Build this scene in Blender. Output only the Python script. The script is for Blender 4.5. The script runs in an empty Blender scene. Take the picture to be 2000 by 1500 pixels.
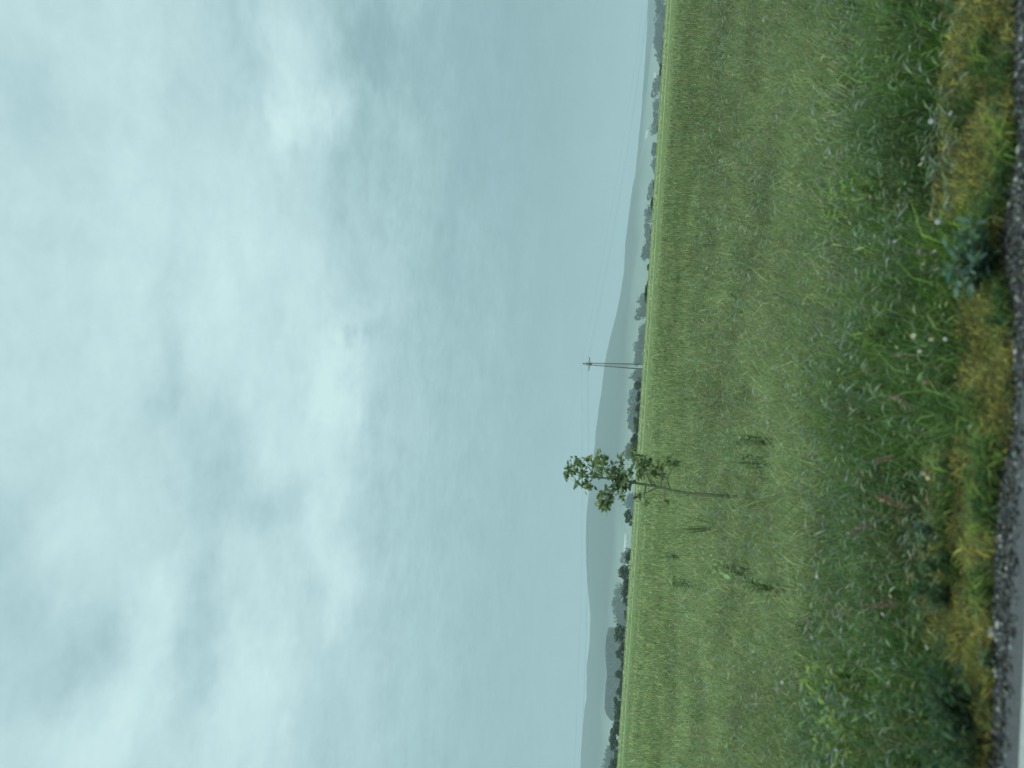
import bpy, math, random
import numpy as np
from mathutils import Vector, Matrix
random.seed(7); rng = np.random.default_rng(11)
S = bpy.context.scene; COL = S.collection
R = math.radians

# ------------------------------------------------------------------ camera
# the phone was held on its side: world up points to the picture's left
CAM_H = 1.6; FPX = 26/36*2000.0; PITCH = R(9.42); ROLL = R(3.66)
F = Vector((0, math.cos(PITCH), math.sin(PITCH)))
R0 = Vector((1, 0, 0)); U0 = R0.cross(F)
RV = R0*math.cos(ROLL)+U0*math.sin(ROLL); UV = U0*math.cos(ROLL)-R0*math.sin(ROLL)
CAM = Vector((0, 0, CAM_H))
cd = bpy.data.cameras.new('camera'); cam = bpy.data.objects.new('camera', cd); COL.objects.link(cam)
M = Matrix.Identity(4)
for i, v in enumerate((-UV, RV, -F)):
    for k in range(3): M[k][i] = v[k]
M[0][3], M[1][3], M[2][3] = CAM
cam.matrix_world = M
cd.sensor_width = 36; cd.lens = 26; cd.clip_start = 0.05; cd.clip_end = 20000
cd.dof.use_dof = True; cd.dof.focus_distance = 150; cd.dof.aperture_fstop = 1.45
S.camera = cam

def ray(px, py):
    u, v = 1500-py, px
    return (F + RV*((u-750)/FPX) - UV*((v-1000)/FPX))
def at(px, py, Y):                       # the point at depth Y (world y) seen at a photo pixel
    d = ray(px, py); return CAM + d*(Y/d.y)
def ground_hit(px, py, z):
    d = ray(px, py); return CAM + d*((z-CAM_H)/d.z)

# ------------------------------------------------------------------ road frame and ground profile
pa = ground_hit(1960, 1500, 0); pb = ground_hit(2006, 550, 0)      # tarmac edge
TD = Vector((pb.x-pa.x, pb.y-pa.y, 0)).normalized(); ND = Vector((-TD.y, TD.x, 0))
S_EDGE = pa.x*ND.x+pa.y*ND.y
pg = ground_hit(1940, 750, 0); S_GRAV = pg.x*ND.x+pg.y*ND.y        # gravel ends
def s_of(x, y): return x*ND.x+y*ND.y
def st(s, t): return (s*ND.x+t*TD.x, s*ND.y+t*TD.y)
NS = [-400, S_EDGE, S_GRAV, S_GRAV+.5, S_GRAV+1.2, 6.5, 10, 5e5]
NZ = [0, 0, -.03, -.07, -.14, -.24, -.30, -.30]
FY = [-1e5, 222, 245, 300, 420, 620, 2000, 1e6]
FZ = [0, 0, -.5, -3.0, -9.5, -15, -16, -16]
def gz(x, y): return np.interp(s_of(x, y), NS, NZ) + np.interp(y, FY, FZ)

# ------------------------------------------------------------------ materials
def mat(name):
    m = bpy.data.materials.new(name); m.use_nodes = True
    return m, m.node_tree, m.node_tree.nodes['Principled BSDF']
def plain(name, col, rough=.8, noise=None, scale=8, amount=.35, spec=.3):
    m, nt, b = mat(name)
    b.inputs['Roughness'].default_value = rough
    b.inputs['Specular IOR Level'].default_value = spec
    n = nt.nodes.new('ShaderNodeTexNoise'); n.inputs['Scale'].default_value = scale
    n.inputs['Detail'].default_value = 6
    tc = nt.nodes.new('ShaderNodeTexCoord'); nt.links.new(tc.outputs['Object'], n.inputs['Vector'])
    r = nt.nodes.new('ShaderNodeValToRGB'); nt.links.new(n.outputs['Fac'], r.inputs['Fac'])
    c2 = noise or [c*(1-amount) for c in col]
    r.color_ramp.elements[0].position = .3; r.color_ramp.elements[1].position = .7
    r.color_ramp.elements[0].color = (*c2, 1); r.color_ramp.elements[1].color = (*col, 1)
    nt.links.new(r.outputs['Color'], b.inputs['Base Color'])
    return m
def leafy(name, rough=.8, trans=.4, spec=.08):        # colour of each blade / leaf from its own tint attribute
    m, nt, b = mat(name)
    a = nt.nodes.new('ShaderNodeAttribute'); a.attribute_name = 'tint'
    b.inputs['Roughness'].default_value = rough; b.inputs['Specular IOR Level'].default_value = spec
    t = nt.nodes.new('ShaderNodeBsdfTranslucent'); mx = nt.nodes.new('ShaderNodeMixShader')
    mx.inputs[0].default_value = trans
    nt.links.new(a.outputs['Color'], b.inputs['Base Color']); nt.links.new(a.outputs['Color'], t.inputs['Color'])
    nt.links.new(b.outputs[0], mx.inputs[1]); nt.links.new(t.outputs[0], mx.inputs[2])
    nt.links.new(mx.outputs[0], nt.nodes['Material Output'].inputs['Surface'])
    return m
LEAF = leafy('leaf_tint'); LEAFM = leafy('leaf_matt', .9, .15, .1)
BARK = plain('bark', (.19, .22, .14), .9, scale=30)
STEMG = plain('green_stem', (.10, .14, .05), .7, scale=30)
STEEL = plain('weathered_steel', (.10, .105, .10), .6, scale=3, amount=.3)
STEEL2 = plain('galvanised_pale', (.42, .43, .40), .6, scale=3, amount=.25)
WIREM = plain('wire_metal', (.05, .055, .055), .5, scale=2)
PORC = plain('porcelain', (.10, .06, .045), .3, scale=5)
WHITEW = plain('white_render', (.80, .80, .78), .8, scale=.3, amount=.08)
ROOFP = plain('pale_sheet_roof', (.75, .76, .76), .6, scale=.2, amount=.1)
STONEW = plain('pale_stone', (.30, .30, .28), .8, scale=40, amount=.35)
PETALW = plain('petal_white', (.34, .34, .38), .6, scale=60, amount=.12)
PETALL = plain('petal_lilac', (.33, .30, .40), .6, scale=60, amount=.15)
PETALC = plain('petal_cream', (.40, .38, .25), .6, scale=60, amount=.15)
DISC = plain('flower_disc', (.45, .33, .05), .7, scale=90)

# ------------------------------------------------------------------ mesh helpers
def mesh_np(name, V, faces_q=None, faces_t=None, tint=None, material=None, smooth=False):
    me = bpy.data.meshes.new(name)
    fq = np.zeros((0, 4), np.int32) if faces_q is None else np.asarray(faces_q, np.int32)
    ft = np.zeros((0, 3), np.int32) if faces_t is None else np.asarray(faces_t, np.int32)
    me.vertices.add(len(V)); me.vertices.foreach_set('co', np.asarray(V, np.float32).ravel())
    loops = np.concatenate([fq.ravel(), ft.ravel()])
    me.loops.add(len(loops)); me.loops.foreach_set('vertex_index', loops)
    tot = np.concatenate([np.full(len(fq), 4), np.full(len(ft), 3)]).astype(np.int32)
    start = np.concatenate([[0], np.cumsum(tot)[:-1]]).astype(np.int32)
    me.polygons.add(len(tot)); me.polygons.foreach_set('loop_start', start)
    if smooth: me.polygons.foreach_set('use_smooth', np.ones(len(tot), bool))
    me.update(calc_edges=True)
    if tint is not None:
        at_ = me.attributes.new('tint', 'FLOAT_COLOR', 'POINT')
        c = np.ones((len(V), 4), np.float32); c[:, :3] = tint
        at_.data.foreach_set('color', c.ravel())
    if material: me.materials.append(material)
    return me
def link(name, me, parent=None, loc=None):
    o = bpy.data.objects.new(name, me); COL.objects.link(o)
    if parent: o.parent = parent
    if loc is not None: o.location = loc
    return o
def tag(o, label=None, cat=None, group=None, kind=None):
    if label: o['label'] = label
    if cat: o['category'] = cat
    if group: o['group'] = group
    if kind: o['kind'] = kind
    return o
def thing(name, label, cat, loc, group=None, rz=0):
    o = bpy.data.objects.new(name, None); COL.objects.link(o); o.location = loc; o.rotation_euler.z = rz
    o.empty_display_size = .1
    return tag(o, label, cat, group)
def copy_tree(o, parent=None):
    c = o.copy(); COL.objects.link(c)
    if parent: c.parent = parent
    for ch in list(o.children): copy_tree(ch, c)
    return c

class MB:                                   # collects tubes, boxes and leaves of one part
    def __init__(s): s.v = []; s.q = []; s.t = []; s.c = []
    def add(s, vs, qs=(), ts=(), col=(.1, .15, .06)):
        n = len(s.v); s.v += [tuple(p) for p in vs]; s.c += [col]*len(vs)
        s.q += [[i+n for i in f] for f in qs]; s.t += [[i+n for i in f] for f in ts]
    def tube(s, pts, rad, k=6, col=(.1, .08, .06)):
        pts = [Vector(p) for p in pts]; ring = []
        n = len(pts); vs = []; qs = []
        for i, p in enumerate(pts):
            d = (pts[min(i+1, n-1)]-pts[max(i-1, 0)]).normalized()
            a = d.orthogonal().normalized(); b = d.cross(a)
            r = rad[i] if isinstance(rad, (list, tuple)) else rad
            for j in range(k):
                w = 2*math.pi*j/k; vs.append(p+a*math.cos(w)*r+b*math.sin(w)*r)
        for i in range(n-1):
            for j in range(k):
                qs.append((i*k+j, i*k+(j+1) % k, (i+1)*k+(j+1) % k, (i+1)*k+j))
        n0 = len(vs); vs += [pts[0], pts[-1]]; ts = []
        for j in range(k):
            ts.append((n0, (j+1) % k, j)); ts.append((n0+1, (n-1)*k+j, (n-1)*k+(j+1) % k))
        s.add(vs, qs, ts, col)
    def box(s, c, h, col=(.5, .5, .5)):
        vs = [(c[0]+h[0]*a, c[1]+h[1]*b, c[2]+h[2]*d) for d in (-1, 1) for b in (-1, 1) for a in (-1, 1)]
        s.add(vs, [(0, 2, 3, 1), (4, 5, 7, 6), (0, 1, 5, 4), (2, 6, 7, 3), (0, 4, 6, 2), (1, 3, 7, 5)], col=col)
    def leaf(s, p, d, n, L, W, col):       # a folded leaf: 6 points along direction d
        p = Vector(p); d = Vector(d).normalized(); n = Vector(n); w = d.cross(n)
        if w.length < 1e-4: w = d.orthogonal()
        w.normalize(); up = w.cross(d)
        vs = [p, p+d*L*.35+w*W*.5+up*W*.15, p+d*L*.75+w*W*.36+up*W*.02, p+d*L-up*L*.12,
              p+d*L*.75-w*W*.36+up*W*.02, p+d*L*.35-w*W*.5+up*W*.15, p+d*L*.4, p+d*L*.75-up*L*.03]
        s.add(vs, [(6, 1, 2, 7), (6, 7, 4, 5)], [(0, 1, 6), (0, 6, 5), (7, 2, 3), (7, 3, 4)], col)
    def build(s, name, material, parent=None, smooth=False):
        me = mesh_np(name, np.array(s.v), np.array(s.q, np.int32).reshape(-1, 4), np.array(s.t, np.int32).reshape(-1, 3),
                     np.array(s.c), material, smooth)
        return link(name, me, parent)
def rv(a=1.0): return Vector((random.gauss(0, a), random.gauss(0, a), random.gauss(0, a)))
def vary(c, a=.2):
    k = 1+random.uniform(-a, a); return tuple(max(0, x*k*(1+random.uniform(-a, a)*.4)) for x in c)

# ------------------------------------------------------------------ setting: ground, road
def axis(lo, hi, near):                     # denser grid lines close to the camera
    pts = []; x = 0; step = near
    while x < hi: pts.append(x); x += step; step *= 1.09
    pts.append(hi); out = list(pts); x = 0; step = near; neg = []
    while x > lo: x -= step; step *= 1.09; neg.append(max(x, lo))
    return np.array(sorted(set(neg+out)))
def grid(xs, ys, zf):
    X, Y = np.meshgrid(xs, ys); Z = zf(X, Y)
    V = np.stack([X.ravel(), Y.ravel(), Z.ravel()], 1); nx, ny = len(xs), len(ys)
    i = np.arange((nx-1)*(ny-1)); r, c = i//(nx-1), i % (nx-1); a = r*nx+c
    return V, np.stack([a, a+1, a+nx+1, a+nx], 1)

def ground_material():
    m, nt, b = mat('field_ground'); N = nt.nodes; L = nt.links
    b.inputs['Roughness'].default_value = .95; b.inputs['Specular IOR Level'].default_value = .1
    geo = N.new('ShaderNodeNewGeometry'); sep = N.new('ShaderNodeSeparateXYZ'); L.new(geo.outputs['Position'], sep.inputs[0])
    mp = N.new('ShaderNodeMapping'); mp.inputs['Scale'].default_value = (.05, .25, .2); L.new(geo.outputs['Position'], mp.inputs['Vector'])
    n = N.new('ShaderNodeTexNoise'); n.inputs['Scale'].default_value = 1; n.inputs['Detail'].default_value = 8; L.new(mp.outputs[0], n.inputs['Vector'])
    n2 = N.new('ShaderNodeTexNoise'); n2.inputs['Scale'].default_value = 2.2; n2.inputs['Detail'].default_value = 8; L.new(geo.outputs['Position'], n2.inputs['Vector'])
    # band by depth: verge soil, crop, pale strip, ditch, pale strip, hollow beyond
    ma = N.new('ShaderNodeMath'); ma.operation = 'MULTIPLY_ADD'; L.new(n.outputs['Fac'], ma.inputs[0]); ma.inputs[1].default_value = 5; ma.inputs[2].default_value = -2.5
    ad = N.new('ShaderNodeMath'); L.new(sep.outputs[1], ad.inputs[0]); L.new(ma.outputs[0], ad.inputs[1])
    mr = N.new('ShaderNodeMapRange'); L.new(ad.outputs[0], mr.inputs['Value']); mr.inputs['From Max'].default_value = 400
    cr = N.new('ShaderNodeValToRGB'); L.new(mr.outputs[0], cr.inputs['Fac']); e = cr.color_ramp.elements
    stops = [(0, (.055, .055, .028)), (7.5, (.055, .06, .028)), (10, (.09, .12, .045)), (74, (.12, .16, .065)), (77, (.25, .31, .135)),
             (104, (.26, .32, .14)), (108, (.11, .15, .06)), (122, (.11, .15, .065)), (128, (.25, .31, .13)), (158, (.24, .29, .125)),
             (163, (.16, .21, .09)), (172, (.25, .30, .125)), (218, (.25, .29, .12)), (226, (.09, .12, .05)), (300, (.10, .13, .06))]
    e[0].position = 0; e[0].color = (*stops[0][1], 1); e[1].position = 1; e[1].color = (.13, .16, .07, 1)
    for d, c in stops[1:]:
        k = e.new(d/400); k.color = (*c, 1)
    r2 = N.new('ShaderNodeMapRange'); L.new(n2.outputs['Fac'], r2.inputs['Value']); r2.inputs['To Min'].default_value = .72; r2.inputs['To Max'].default_value = 1.28
    r2.inputs['From Min'].default_value = .3; r2.inputs['From Max'].default_value = .7
    mul = N.new('ShaderNodeVectorMath'); mul.operation = 'SCALE'; L.new(cr.outputs['Color'], mul.inputs[0]); L.new(r2.outputs[0], mul.inputs['Scale'])
    L.new(mul.outputs[0], b.inputs['Base Color'])
    bp = N.new('ShaderNodeBump'); bp.inputs['Strength'].default_value = .6; bp.inputs['Distance'].default_value = .1
    L.new(n2.outputs['Fac'], bp.inputs['Height']); L.new(bp.outputs[0], b.inputs['Normal'])
    return m
xs = axis(-6000, 6000, .6); ys = axis(-200, 6000, .25)
V, Q = grid(xs, ys, lambda X, Y: gz(X, Y) - .01)
tag(link('ground', mesh_np('ground', V, Q, None, None, ground_material(), True)), 'gently falling green farmland ground reaching to the hills', None, None, 'structure')

def strip(name, s0, s1, dz, material, n=4, t0=-260, t1=260):
    ss = np.linspace(s0, s1, n); ts = np.concatenate([np.linspace(t0, -12, 40), np.linspace(-11.5, 11.5, 60), np.linspace(12, t1, 40)])
    T, SS = np.meshgrid(ts, ss); X = SS*ND.x+T*TD.x; Y = SS*ND.y+T*TD.y
    V = np.stack([X.ravel(), Y.ravel(), (gz(X, Y)+dz).ravel()], 1); nx, ny = len(ts), n
    i = np.arange((nx-1)*(ny-1)); r, c = i//(nx-1), i % (nx-1); a = r*nx+c
    return link(name, mesh_np(name, V, np.stack([a, a+1, a+nx+1, a+nx], 1), None, None, material, True))
def asphalt():
    m, nt, b = mat('asphalt'); N = nt.nodes; L = nt.links
    tc = N.new('ShaderNodeTexCoord'); n = N.new('ShaderNodeTexNoise'); n.inputs['Scale'].default_value = 160; n.inputs['Detail'].default_value = 4
    L.new(tc.outputs['Object'], n.inputs['Vector']); n2 = N.new('ShaderNodeTexNoise'); n2.inputs['Scale'].default_value = 1.3; L.new(tc.outputs['Object'], n2.inputs['Vector'])
    r = N.new('ShaderNodeValToRGB'); L.new(n.outputs['Fac'], r.inputs['Fac'])
    r.color_ramp.elements[0].position = .35; r.color_ramp.elements[0].color = (.030, .031, .034, 1)
    r.color_ramp.elements[1].position = .68; r.color_ramp.elements[1].color = (.085, .086, .088, 1)
    L.new(r.outputs[0], b.inputs['Base Color']); b.inputs['Roughness'].default_value = .85
    bp = N.new('ShaderNodeBump'); bp.inputs['Strength'].default_value = .5; bp.inputs['Distance'].default_value = .004
    L.new(n.outputs['Fac'], bp.inputs['Height']); L.new(bp.outputs[0], b.inputs['Normal']); return m
tag(strip('road', -5.5, S_EDGE, .004, asphalt(), 6), 'grey asphalt road along the verge', None, None, 'structure')
tag(strip('gravel_shoulder', S_EDGE-.05, S_GRAV+.10, .001, plain('grit', (.09, .088, .085), .9, (.02, .02, .02), 55), 4), 'dark gritty shoulder beside the asphalt', None, None, 'structure')
pl = ground_hit(1996, 1420, 0); s_line = pl.x*ND.x+pl.y*ND.y
tag(strip('road_edge_line', s_line-.13, s_line-.005, .008, plain('road_paint', (.30, .31, .295), .7, scale=20, amount=.2), 2), 'white painted line along the road edge', None, None, 'structure')

# ------------------------------------------------------------------ hills
RID = [(1134, 1500), (1136, 1450), (1141, 1390), (1146, 1360), (1146, 1300), (1152, 1250), (1153, 1200), (1148, 1150), (1145, 1100), (1144, 1050),
       (1146, 1000), (1152, 950), (1158, 900), (1162, 860), (1169, 800), (1175, 760), (1183, 700), (1192, 660), (1207, 600), (1219, 530),
       (1221, 480), (1228, 420), (1233, 380), (1243, 330), (1256, 220), (1272, 60)]
RID2 = [(1250, 620), (1246, 520), (1241, 420), (1240, 350), (1245, 300), (1254, 200), (1261, 100), (1266, 0)]
def hill_material(name, wood, field, z0, z1):
    m, nt, b = mat(name); N = nt.nodes; L = nt.links
    b.inputs['Roughness'].default_value = 1; b.inputs['Specular IOR Level'].default_value = .05
    geo = N.new('ShaderNodeNewGeometry'); sep = N.new('ShaderNodeSeparateXYZ'); L.new(geo.outputs['Position'], sep.inputs[0])
    n = N.new('ShaderNodeTexNoise'); n.inputs['Scale'].default_value = .004; n.inputs['Detail'].default_value = 5; L.new(geo.outputs['Position'], n.inputs['Vector'])
    n2 = N.new('ShaderNodeTexNoise'); n2.inputs['Scale'].default_value = .05; n2.inputs['Detail'].default_value = 6; L.new(geo.outputs['Position'], n2.inputs['Vector'])
    a = N.new('ShaderNodeMath'); a.operation = 'MULTIPLY_ADD'; L.new(n.outputs['Fac'], a.inputs[0]); a.inputs[1].default_value = 60; a.inputs[2].default_value = -30
    s = N.new('ShaderNodeMath'); L.new(sep.outputs[2], s.inputs[0]); L.new(a.outputs[0], s.inputs[1])
    mr = N.new('ShaderNodeMapRange'); L.new(s.outputs[0], mr.inputs['Value']); mr.inputs['From Min'].default_value = z0; mr.inputs['From Max'].default_value = z1
    mx = N.new('ShaderNodeMix'); mx.data_type = 'RGBA'; L.new(mr.outputs[0], mx.inputs['Factor'])
    mx.inputs['A'].default_value = (*field, 1); mx.inputs['B'].default_value = (*wood, 1)
    r2 = N.new('ShaderNodeMapRange'); L.new(n2.outputs['Fac'], r2.inputs['Value']); r2.inputs['To Min'].default_value = .6; r2.inputs['To Max'].default_value = 1.4
    ml = N.new('ShaderNodeVectorMath'); ml.operation = 'SCALE'; L.new(mx.outputs['Result'], ml.inputs[0]); L.new(r2.outputs[0], ml.inputs['Scale'])
    L.new(ml.outputs[0], b.inputs['Base Color']); return m
def hill(name, label, rid, Y0, Y1, Y2, material, x0, x1, left, right):
    P = sorted([(p.x, p.z) for p in (at(a, b, Y1) for a, b in rid)])
    px = [x0]+[p[0] for p in P]+[x1]; pz = [left]+[p[1] for p in P]+[right]
    xs = np.linspace(x0, x1, 420); ys = np.concatenate([np.linspace(Y0, Y1, 60), np.linspace(Y1, Y2, 20)[1:]])
    rx = rng.normal(0, 1, 420); rx = np.convolve(rx, np.ones(3)/3, 'same')
    def zf(X, Y):
        rz = np.interp(X, px, pz)
        t = np.where(Y < Y1, (Y-Y0)/(Y1-Y0), 1-(Y-Y1)/(Y2-Y1)*.9); t = np.clip(t, 0, 1)
        f = np.where(Y < Y1, t**1.35, t)
        wob = np.sin(X*.011+Y*.004)*6*np.sin(t*math.pi)+np.sin(X*.004-Y*.009)*8*np.sin(t*math.pi)
        rough = np.interp(X, xs, rx)*1.1*t
        return -18+(rz+18)*f+wob*(rz > 15)+rough
    V, Q = grid(xs, ys, zf)
    return tag(link(name, mesh_np(name, V, Q, None, None, material, True)), label, None, None, 'structure')
hill('hill', 'long wooded hill in blue haze', RID, 2250, 3200, 4300, hill_material('hill_wood', (.040, .056, .045), (.16, .20, .155), 8, 50), -3600, 2600, 170, -40)  # paler foot: farmland tone, lightened further to paint in valley haze
hill('far_hill', 'pale low ridge far off in haze', RID2, 2500, 3250, 4300, hill_material('far_hill_wood', (.03, .042, .038), (.085, .11, .09), 2, 30), -900, 5200, -40, 60)

# ------------------------------------------------------------------ blades of grass
def blades(pos, h, w, az, lean, col, face=None):
    N = len(pos); d = np.stack([np.cos(az), np.sin(az), np.zeros(N)], 1)
    fa = rng.uniform(0, 2*np.pi, N) if face is None else face
    wv = np.stack([np.cos(fa), np.sin(fa), np.zeros(N)], 1)*(w*.5)[:, None]
    up = np.array([0, 0, 1.0])
    c, s_ = np.cos(lean), np.sin(lean)
    mid = pos + up*(h*.55*np.cos(lean*.45))[:, None] + d*(h*.55*np.sin(lean*.45))[:, None]
    tip = mid + up*(h*.5*np.cos(lean*1.5))[:, None] + d*(h*.5*np.sin(lean*1.5))[:, None]
    V = np.empty((N, 5, 3)); V[:, 0] = pos-wv; V[:, 1] = pos+wv; V[:, 2] = mid+wv*.8; V[:, 3] = mid-wv*.8; V[:, 4] = tip
    b = np.arange(N)*5
    return V.reshape(-1, 3), np.stack([b, b+1, b+2, b+3], 1), np.stack([b+3, b+2, b+4], 1), np.repeat(col, 5, 0)
def vnoise(x, y, sc, seed):                  # smooth value noise, for patches of different growth
    r = np.random.default_rng(seed); G = r.random((64, 64))
    xs_, ys_ = x/sc, y/sc; xi, yi = np.floor(xs_).astype(int), np.floor(ys_).astype(int); fx, fy = xs_-xi, ys_-yi
    fx = fx*fx*(3-2*fx); fy = fy*fy*(3-2*fy); g = lambda a, b_: G[a % 64, b_ % 64]
    return (g(xi, yi)*(1-fx)+g(xi+1, yi)*fx)*(1-fy)+(g(xi, yi+1)*(1-fx)+g(xi+1, yi+1)*fx)*fy
def palette(N, cols, wts, var=.18):
    cols = np.array(cols); k = rng.choice(len(cols), N, p=np.array(wts)/sum(wts))
    c = cols[k]*(1+rng.normal(0, var, N))[:, None]*(1+rng.normal(0, .07, (N, 3)))
    return np.clip(c, .004, .9)
def along(N, spread):                        # lean mostly along the road (draught of passing traffic), either way
    a0 = math.atan2(TD.y, TD.x)
    return a0 + np.where(rng.random(N) < .68, 0, np.pi) + rng.normal(0, spread, N)
HALF = math.tan(R(33))                       # half width of what is planted (the frame needs 27.5 degrees)

def crop(N):                                 # young cereal: planted evenly in 1/depth so it holds up into the distance
    inv = rng.uniform(1/78., 1/6.8, N); y = 1/inv; x = rng.uniform(-1, 1, N)*(y*HALF+2)
    keep = s_of(x, y) > 6.6+1.6*rng.random(len(x)); x, y = x[keep], y[keep]; n = len(x)
    z = gz(x, y); far = np.clip(y/14, .8, 4.2)
    p1 = vnoise(x, y*.6, 2.3, 3); p2 = vnoise(x, y*.5, 7.0, 4); u_ = x/y*60; v_ = 60*np.log(y); p4 = vnoise(u_, v_*.8, 1.0, 5); p5 = vnoise(x, y, .7, 6)
    near = np.clip((22-y)/12, 0, 1); h = (.22+.26*rng.random(n))*(.55+.45*p2+.6*p5)*np.where(y > 72, .8, 1); w = .012*far*(.7+.6*rng.random(n))
    lean = np.abs(rng.normal(.85, .4, n))+.3*near
    c = palette(n, [(.19, .245, .105), (.22, .27, .12), (.155, .22, .095), (.29, .305, .155), (.115, .185, .08), (.34, .34, .19)], [5, 4, 4, 2, 2, .8], .24)
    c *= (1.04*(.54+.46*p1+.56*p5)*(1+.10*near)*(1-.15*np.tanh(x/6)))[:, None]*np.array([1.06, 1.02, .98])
    c = np.where((p4 > .78)[:, None] & (rng.random(n) < .5)[:, None], c*np.array([.55, .62, .55]), c)
    return blades(np.stack([x, y, z], 1), h, w, np.where(rng.random(n) < near*.8, along(n, .5), rng.uniform(0, 6.283, n)), lean, c)
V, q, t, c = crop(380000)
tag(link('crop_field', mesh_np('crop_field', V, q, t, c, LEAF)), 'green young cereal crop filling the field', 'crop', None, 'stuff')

def far_crop(N):
    inv = rng.uniform(1/226., 1/77., N); y = 1/inv; x = rng.uniform(-1, 1, N)*(y*HALF+2)
    k = ((y > 77) & (y < 105)) | ((y > 127) & (y < 160)) | (y > 171); x, y = x[k], y[k]; n = len(x)
    h = .07+.07*rng.random(n); w = .16*(y/100)*(.6+.8*rng.random(n))
    c = palette(n, [(.235, .285, .13), (.26, .305, .14), (.215, .265, .12)], [3, 2, 2], .09)
    c *= (.9+.2*vnoise(x*.3, y, 6, 8))[:, None]
    return blades(np.stack([x, y, gz(x, y)], 1), h, w, along(n, .8), np.abs(rng.normal(.5, .25, n)), c)
V, q, t, c = far_crop(70000)
tag(link('far_pasture', mesh_np('far_pasture', V, q, t, c, LEAFM)), 'paler smooth strips of pasture beyond the crop', 'pasture', None, 'stuff')

def t_at(px, py):
    p = ground_hit(px, py, -.05); return p.x*TD.x+p.y*TD.y
YB = [(t_at(1900, a), t_at(1900, b_), k) for a, b_, k in ((1345, 865, .90), (810, 560, .36), (430, -150, 1.02), (1800, 1560, .3), (-500, -150, .5))]
def yellow(t, x, y):                         # how far the yellow growth reaches in from the gravel at this point along the road
    w = np.full(len(t), .10)
    for a, b_, k in YB:
        lo, hi = min(a, b_), max(a, b_); w = np.maximum(w, k*np.clip((t-lo)/.18+.5, 0, 1)*np.clip((hi-t)/.18+.5, 0, 1))
    return np.maximum(w*(.30+.75*vnoise(x, y, .45, 31)+.55*vnoise(x, y, .16, 33)), .05)
def verge(N):
    s = S_GRAV+.06+np.abs(rng.beta(1.0, 1.35, N))*6.4; tmax = s*HALF+1.2; t = rng.uniform(-1, 1, N)*tmax
    x, y = st(s, t); p1 = vnoise(x, y, .55, 21); p2 = vnoise(x, y, 1.1, 22); p3 = vnoise(x, y, .30, 23); p6 = vnoise(x, y, .16, 24)
    edge = np.clip((s-S_GRAV-yellow(t, x, y)+.04)/.45, 0, 1)
    keep = (rng.random(N) < .04+1.0*p1*p1+.45*p6) & (edge > .03); s, x, y, p1, p2, p3, p6, edge = [a[keep] for a in (s, x, y, p1, p2, p3, p6, edge)]
    n = len(x); h = (.10+.32*rng.random(n)**1.3)*(.30+.75*p2+.75*p6)*(.22+.78*edge); w = rng.uniform(.005, .012, n)
    lean = np.clip(rng.normal(1.05, .45, n), 0, 2.0)
    c = palette(n, [(.085, .15, .06), (.115, .19, .075), (.06, .115, .05), (.16, .22, .10), (.24, .28, .15), (.17, .15, .09)], [5, 5, 4, 2.2, .7, .8], .24)
    p7 = vnoise(x, y, .9, 27); c *= (np.array([1.10, 1.18, .80])[None]*((.12+.58*p6+.48*p1+.50*p7)*(.80+.35*np.clip((s-5)/2.5, 0, 1)))[:, None])  # near verge darkened in the blade colour for deep shade among the grass
    lime = (p3 > .76)[:, None]; c = np.where(lime, c*np.array([1.35, 1.4, .8]), c)
    brown = ((p3 < .17) & (rng.random(n) < .6))[:, None]; c = np.where(brown, c*.35+np.array([.17, .135, .085])*.7, c)
    far = np.clip((s-5.0)/3.5, 0, 1)[:, None]; c = c*(1-far)+(c*.45+np.array([.175, .235, .11])*.75)*far
    return blades(np.stack([x, y, gz(x, y)-.01], 1), h, w, along(n, .55), lean, c)
V, q, t, c = verge(250000)
tag(link('verge_grass', mesh_np('verge_grass', V, q, t, c, LEAF)), 'rank dark green grass on the roadside verge', 'grass', None, 'stuff')

def tussocks(N, M):                           # taller clumps that make the verge shaggy
    s0 = S_GRAV+.55+rng.random(N)**.85*13; t0 = rng.uniform(-1, 1, N)*(s0*HALF+1); x0, y0 = st(s0, t0)
    okc = s0-S_GRAV-yellow(t0, x0, y0) > .28; x0, y0, s0 = x0[okc], y0[okc], s0[okc]; n0 = len(x0)
    pal = np.array([(.055, .105, .032), (.08, .145, .045), (.12, .19, .06), (.19, .28, .06), (.20, .24, .11), (.27, .28, .15), (.06, .105, .05)])
    far0 = np.clip((s0-5)/5, 0, 1); k = np.where(rng.random(n0) < far0*.75, rng.choice([2, 4, 4, 5], n0), rng.choice([0, 1, 1, 2, 3, 6], n0))
    H0 = rng.uniform(.16, .46, n0)*np.clip(.4+.4*(s0-S_GRAV-.3), .4, 1); r0 = rng.uniform(.05, .16, n0)
    ii = np.repeat(np.arange(n0), M); n = len(ii); g = rng.normal(0, 1, (n, 2)); x = x0[ii]+g[:, 0]*r0[ii]; y = y0[ii]+g[:, 1]*r0[ii]
    az = np.arctan2(g[:, 1], g[:, 0])+rng.normal(0, .5, n); az = np.where(rng.random(n) < .55, along(n, .5), az)
    far = 1+np.clip((s0[ii]-7)/9, 0, 1.2); h = H0[ii]*rng.uniform(.45, 1.15, n)
    c = np.clip(pal[k][ii]*(1+rng.normal(0, .22, n))[:, None]*(1+rng.normal(0, .06, (n, 3))), .01, .8)
    return blades(np.stack([x, y, gz(x, y)-.01], 1), h, rng.uniform(.004, .010, n)*far, az, np.clip(rng.normal(.95, .45, n), 0, 1.9), c)
V, q, t, c = tussocks(1250, 95)
tag(link('grass_tussocks', mesh_np('grass_tussocks', V, q, t, c, LEAF)), 'shaggy clumps of taller grass over verge and field edge', 'grass', None, 'stuff')

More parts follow.
